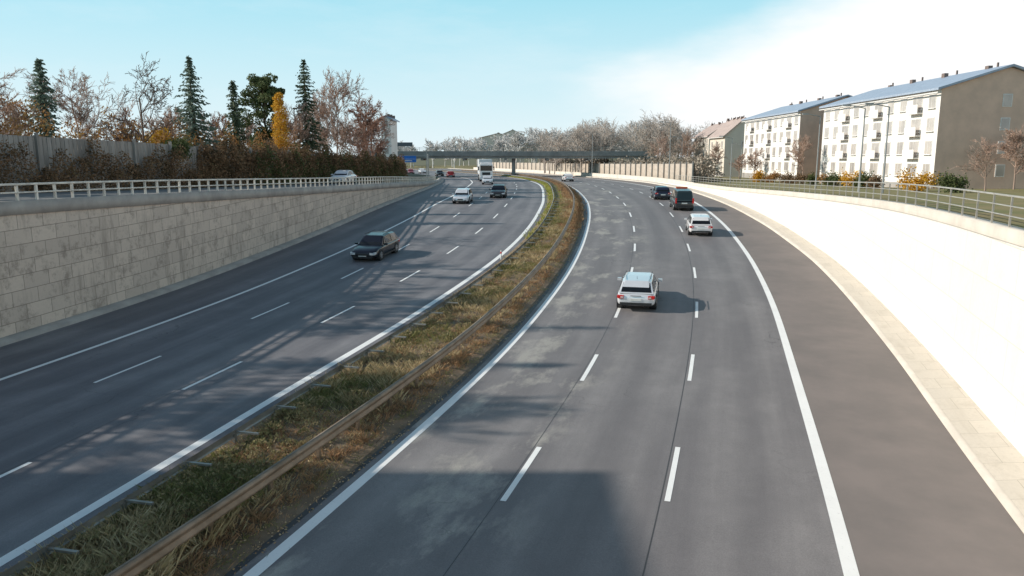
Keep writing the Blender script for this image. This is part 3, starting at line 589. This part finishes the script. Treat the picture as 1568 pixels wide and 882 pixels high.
# ------------------------------------------------------------------ vehicles
def car(name,x,y,z,rot,paint,kind='sedan',L=4.5,W=1.8,H=1.43,rails=False,beacon=False,pitch=0):
    e=empty(name,(x,y,z),rot); e.rotation_euler=(0,-pitch,rot); w=W/2
    K={'sedan':dict(xd=.10,xc=.25,xb=.55,xa=.72,belt=.93,hood=.74),'wagon':dict(xd=.025,xc=.12,xb=.56,xa=.72,belt=.90,hood=.74),'hatch':dict(xd=.02,xc=.12,xb=.58,xa=.76,belt=.93,hood=.76),'van':dict(xd=.01,xc=.05,xb=.72,xa=.86,belt=1.02,hood=.88)}[kind]
    b=K['belt'];hd=K['hood']; xa=K['xa']
    st=[(0,.33,b-.28,.80),(.012,.27,b-.1,.90),(.05,.24,b-.01,.965),(.15,.22,b,.995),(.35,.2,b,1),(.6,.2,b-.01,1),(xa,.2,b-.02,.995),(xa+(1-xa)*.45,.22,(b+hd)/2+.02,.98),(.95,.23,hd-.03,.93),(.985,.25,hd-.12,.86),(1.0,.3,hd-.24,.74)]
    mb=MB(); rings=[]
    for fx,zb,h,ww in st:
        X=(fx-.5)*L; a=w*ww; dh=h-zb
        half=[(a*.8,zb),(a*.96,zb+.08),(a,zb+.3*dh),(a*.995,zb+.62*dh),(a*.97,h-.09),(a*.9,h-.015),(a*.5,h+.012)]
        rings.append([(X,yy,zz) for yy,zz in half]+[(X,-yy,zz) for yy,zz in half[::-1]])
    n=14; V=[v for r_ in rings for v in r_]; F=[]
    for i in range(len(rings)-1):
        for j in range(n): F.append((i*n+j,i*n+(j+1)%n,(i+1)*n+(j+1)%n,(i+1)*n+j))
    F.append(tuple(range(n-1,-1,-1)));F.append(tuple(range((len(rings)-1)*n,len(rings)*n)))
    mb.add(V,F,0); mb.make('body',[paint],e,smooth=True,sub=1)
    xd=(K['xd']-.5)*L;xc=(K['xc']-.5)*L;xb=(K['xb']-.5)*L;xA=(xa-.5)*L; wb=w*.925;wt=w*.74; zb=b-.06
    xm=(xc+xb)/2
    S=[(xd,wb*.93,zb,zb+.01,wb*.93),(xc,wb,zb,H-.06,wt*.96),(xm,wb,zb,H,wt),(xb,wb,zb,H-.04,wt*.97),(xA,wb*.95,zb,zb+.01,wb*.95)]
    V=[]
    for X,a,z0,z1,t in S:
        q=.0 if z1<zb+.1 else .05
        V+=[(X,a,z0),(X,t+.02,z1-q),(X,t*.8,z1),(X,-t*.8,z1),(X,-t-.02,z1-q),(X,-a,z0)]
    F=[]
    for i in range(4):
        for j in range(5): F.append((i*6+j,i*6+j+1,(i+1)*6+j+1,(i+1)*6+j))
    mb=MB(); mb.add(V,F,0); mb.make('roof_and_pillars',[paint],e,bevel=.02)
    V=[Vector(v) for v in V]; gm=MB()
    def pane(a,b_,c,d,u0,u1,v0,v1,o=.02):
        f=lambda u,v:(a*(1-u)+b_*u)*(1-v)+(d*(1-u)+c*u)*v
        P=[f(u0,v0),f(u1,v0),f(u1,v1),f(u0,v1)]; nn=(P[1]-P[0]).cross(P[3]-P[0]).normalized()
        cen=sum(P,Vector())/4
        if nn.dot(cen-Vector((0,0,.9)))<0: nn=-nn
        gm.add([p+nn*o for p in P],[(0,1,2,3)],0)
    pane(V[0],V[5],V[6+4],V[6+1],.05,.95,.12,.92)
    pane(V[24],V[29],V[18+4],V[18+1],.05,.95,.08,.93)
    for s in(0,1):
        lo=(lambda i:V[i*6+(5 if s else 0)]); up=(lambda i:V[i*6+(4 if s else 1)])
        pane(lo(2),lo(3),up(3),up(2),.05,.97,.14,.9); pane(lo(1),lo(2),up(2),up(1),.1,.95,.14,.9)
        for i,j in((1,0),(3,4)):
            a=lo(i)*.86+up(i)*.14; bq=lo(i)*.10+up(i)*.90; c=lo(i)*.42+lo(j)*.58; c=c*.98+up(i)*.02; c=Vector((c.x,c.y,a.z))
            nn=(bq-a).cross(c-a).normalized(); nn=nn if nn.y*(1 if a.y>0 else -1)>0 else -nn
            gm.add([a+nn*.014+Vector((0,0,0)),bq+nn*.014,c+nn*.03],[(0,1,2)],0)
    gm.make('windows',[MAT['glass']],e)
    wm=MB(); R=.33 if kind!='van' else .34
    for fx in(.19,.80):
        for s in(-1,1):
            X=(fx-.5)*L; wm.cyl((X,s*(w-.3),R+.01),(X,s*(w+.004),R+.01),R+.055,R+.055,24,1); wm.cyl((X,s*(w-.25),R),(X,s*(w+.012),R),R,R*.97,24,0); wm.cyl((X,s*(w),R),(X,s*(w+.02),R),R*.66,R*.6,16,2)
            for k in range(5): 
                t=k*1.2566; wm.box((X+math.cos(t)*R*.4,s*(w+.021),R+math.sin(t)*R*.4),(.07,.006,.07),1)
    wm.make('wheels',[MAT['tyre'],MAT['trim'],MAT['alloy']],e)
    d=MB(); xr=-L/2; xf=L/2
    zl=b-.2
    for s in(-1,1):
        if kind=='van': d.box((xr+.035,s*w*.86,1.0),(.12,.16,.5),1)
        else:
            d.box((xr+.06,s*w*.76,zl),(.15,w*.30,.15),1); d.box((xr+.17,s*w*.90,zl),(.22,.09,.13),1); d.box((xr+.03,s*w*.70,zl-.01),(.12,.12,.05),4)
        d.box((xf-.13,s*w*.70,hd-.21),(.26,w*.34,.14),2); d.box((xf-.27,s*w*.84,hd-.19),(.3,.14,.12),2)
        d.box((xf-.06,s*w*.62,.36),(.1,.2,.09),0)
        xm_=xA-.28*(1 if kind!='van' else .6); d.box((xm_,s*(w+.09),b+.03),(.13,.2,.13),3); d.box((xm_,s*(w-.0),b-.02),(.06,.14,.04),0)
        d.box((-.03*L,s*(w+.001),.26),(.52*L,.03,.1),0)
        d.box((-.02*L,s*(w*.995),b-.19),(.16,.03,.025),0);  d.box((-.2*L,s*(w*.995),b-.19),(.16,.03,.025),0)
        d.box((xr+.35,s*w*.45,.25),(.5,.07,.07),0)
    d.box((xr+.0,0,.58 if kind!='van' else .75),(.03,.52,.115),4); d.box((xr+.035,0,.38),(.14,W*.8,.13),0); d.box((xr-.0,0,zl+.06),(.02,.5,.025),0)
    d.box((xf-.005,0,.36),(.03,.52,.11),4); d.box((xf-.04,0,hd-.27),(.1,W*.32,.13),0); d.box((xf-.03,0,.3),(.1,W*.7,.12),0)
    if rails:
        for s in(-1,1): d.cyl((xc+.1,s*(wt-.05),H+.04),(xb-.1,s*(wt-.05),H+.03),.018,.018,6,0)
    if beacon: d.box((.2,0,H+.06),(.35,1.1,.14),5)
    d.cyl((xc+.2,0,H-.02),(xc+.05,0,H+.16),.01,.006,5,0)
    d.make('fittings',[MAT['trim'],MAT['redlamp'],MAT['headlamp'],paint,MAT['plate'],MAT['orange']],e,bevel=.012)
    return e
def place(name,px,Y,f,paint,away,x=None,**k):
    X=wx(px,Y) if x is None else x
    L=k.get('L',4.5); tx,ty=tang(f,Y+L/2)
    cx=X+tx*L/2; cy=Y+ty*L/2; z=float(rz(cy))
    sl=float(rz(cy+1)-rz(cy-1))/2
    rot=math.atan2(ty,tx)
    if not away: rot+=math.pi; sl=-sl
    return car(name,cx,cy,z+.008,rot,paint,pitch=math.atan(sl),**k)
place('estate_car',977,34.0,RL,P_silver,True,kind='wagon',L=4.55,W=1.83,H=1.43,rails=True)
place('hatchback_car',1074,57.0,RR,P_white,True,kind='hatch',L=4.2,W=1.8,H=1.5)
place('delivery_van',1047,72.5,RR,P_dark,True,kind='van',L=4.7,W=1.9,H=2.0,beacon=True)
place('dark_car',1014,84,RR,P_blue,True,kind='hatch',L=4.3,W=1.78,H=1.47)
place('white_car',871,139,RR,P_white,True,kind='sedan')
place('black_car',553,46.5,LI,P_black,False,kind='wagon',L=4.6,W=1.84,H=1.45,rails=True)
place('silver_car',705,79,LI,P_silver,False,kind='wagon',L=4.4,W=1.78,H=1.45)
place('dark_car',762,86.5,LI,P_dark,False,kind='sedan',L=4.6,W=1.82,H=1.42)
place('silver_car',747,122,LI,P_silver,False,kind='hatch')
place('red_car',692,176,LI,P_red,False,kind='hatch'); place('red_car',632,215,LI,P_red,False,kind='sedan'); place('dark_car',622,205,LI,P_dark,False,kind='hatch'); place('dark_car',676,190,LI,P_dark,False,kind='hatch'); place('white_car',650,225,LI,P_white,False,kind='hatch')
Yc=80; c=car('white_car',-17.9,Yc,float(ZL(Yc))+.02,math.atan2(-1,-.1),P_white,kind='sedan',L=4.4,W=1.78,H=1.42)
# truck
Yt=139; tx,ty=tang(LI,Yt); t=empty('box_truck',(wx(745,Yt),Yt,float(rz(Yt))),math.atan2(-ty,-tx))
mb=MB(); mb.box((-1.05,0,1.95),(2.1,2.45,2.6),0); mb.box((-1.3,0,3.35),(1.5,2.2,.35),0); mb.make('cab',[P_white],t,bevel=.12)
mb=MB(); mb.box((-7.2,0,2.65),(9.2,2.5,2.75),0); mb.box((-7.2,0,1.2),(9.0,.9,.15),1); mb.make('cargo_box',[M('truck_box',(.62,.64,.66),rough=.5),MAT['trim']],t,bevel=.04)
mb=MB(); mb.box((.01,0,2.45),(.05,2.15,.95),1); mb.box((.02,0,1.45),(.06,1.5,.5),0); mb.box((.05,0,.62),(.2,2.4,.45),2)
for s in(-1,1): mb.box((.12,s*.95,.68),(.08,.36,.2),3); mb.box((-.15,s*1.42,2.4),(.12,.2,.7),0); mb.box((-.7,s*1.228,2.45),(.8,.02,.8),1)
for X in(-1.3,-8.6,-9.9):
    for s in(-1,1): mb.cyl((X,s*.85,.5),(X,s*1.2,.5),.5,.5,20,0); mb.cyl((X,s*1.2,.5),(X,s*1.22,.5),.28,.25,14,4)
mb.make('cab_details',[MAT['trim'],MAT['glass'],P_silver,MAT['headlamp'],MAT['alloy']],t,bevel=.01)

# ------------------------------------------------------------------ world, sun, camera
w=bpy.data.worlds.new('World'); scene.world=w; w.use_nodes=True; n=N(w)
bg=n.n['Background']; sky=n.new('ShaderNodeTexSky'); sky.sky_type='NISHITA'; sky.sun_disc=False; sky.sun_elevation=SUN_EL; sky.sun_rotation=math.radians(-90); sky.altitude=500; sky.air_density=1.0; sky.dust_density=1.0; sky.ozone_density=2.0
tc=n.new('ShaderNodeTexCoord').outputs['Generated']; sp=n.new('ShaderNodeSeparateXYZ'); n.l.new(tc,sp.inputs[0])
ns=n.noise(n.mapping(tc,(1,1,3)),1.6,6,.6); 
v=n.math('ADD',n.math('MULTIPLY',sp.outputs[0],1.5),n.math('MULTIPLY',n.math('SUBTRACT',ns,.5),.8)); v=n.math('SUBTRACT',v,n.math('MULTIPLY',n.math('MAXIMUM',n.math('SUBTRACT',sp.outputs[2],.1),0.0),4.5))
cl=n.ramp(v,.1,.45); cl.node.interpolation_type='SMOOTHSTEP'
ns2=n.noise(n.mapping(tc,(1.2,1.2,5)),2.6,8,.65); wisp=n.math('MULTIPLY',n.ramp(ns2,.48,.78),.3)
hz=n.ramp(sp.outputs[2],.0,.22,.85,0)
c=n.mix(.8,sky.outputs[0],(3.9,8.6,10.0))
c=n.mix(n.ramp(sp.outputs[2],.3,.7),c,sky.outputs[0])
c=n.mix(wisp,c,(8.6,9.6,10.0))
c=n.mix(hz,c,(8.9,9.6,9.9))
c=n.mix(cl,c,(10.5,10.5,10.5))
n.l.new(c,bg.inputs[0]); bg.inputs[1].default_value=.1
sl=bpy.data.lights.new('sun','SUN'); sl.energy=5; sl.angle=math.radians(.5); sl.color=(1,.93,.82)
so=bpy.data.objects.new('sun',sl); COL.objects.link(so); d=Vector((math.cos(SUN_EL),.0,-math.sin(SUN_EL))); so.rotation_euler=d.to_track_quat('-Z','Y').to_euler(); so.location=(-50,0,60)
cd=bpy.data.cameras.new('camera'); cd.lens=26.24; cd.sensor_width=36; cd.clip_end=6000; cd.clip_start=.1
co=bpy.data.objects.new('camera',cd); COL.objects.link(co); co.location=(0,0,CAMZ); co.rotation_euler=(math.radians(90-9.97),0,0); scene.camera=co
scene.view_settings.view_transform='Standard'; scene.view_settings.look='None'; scene.view_settings.exposure=0
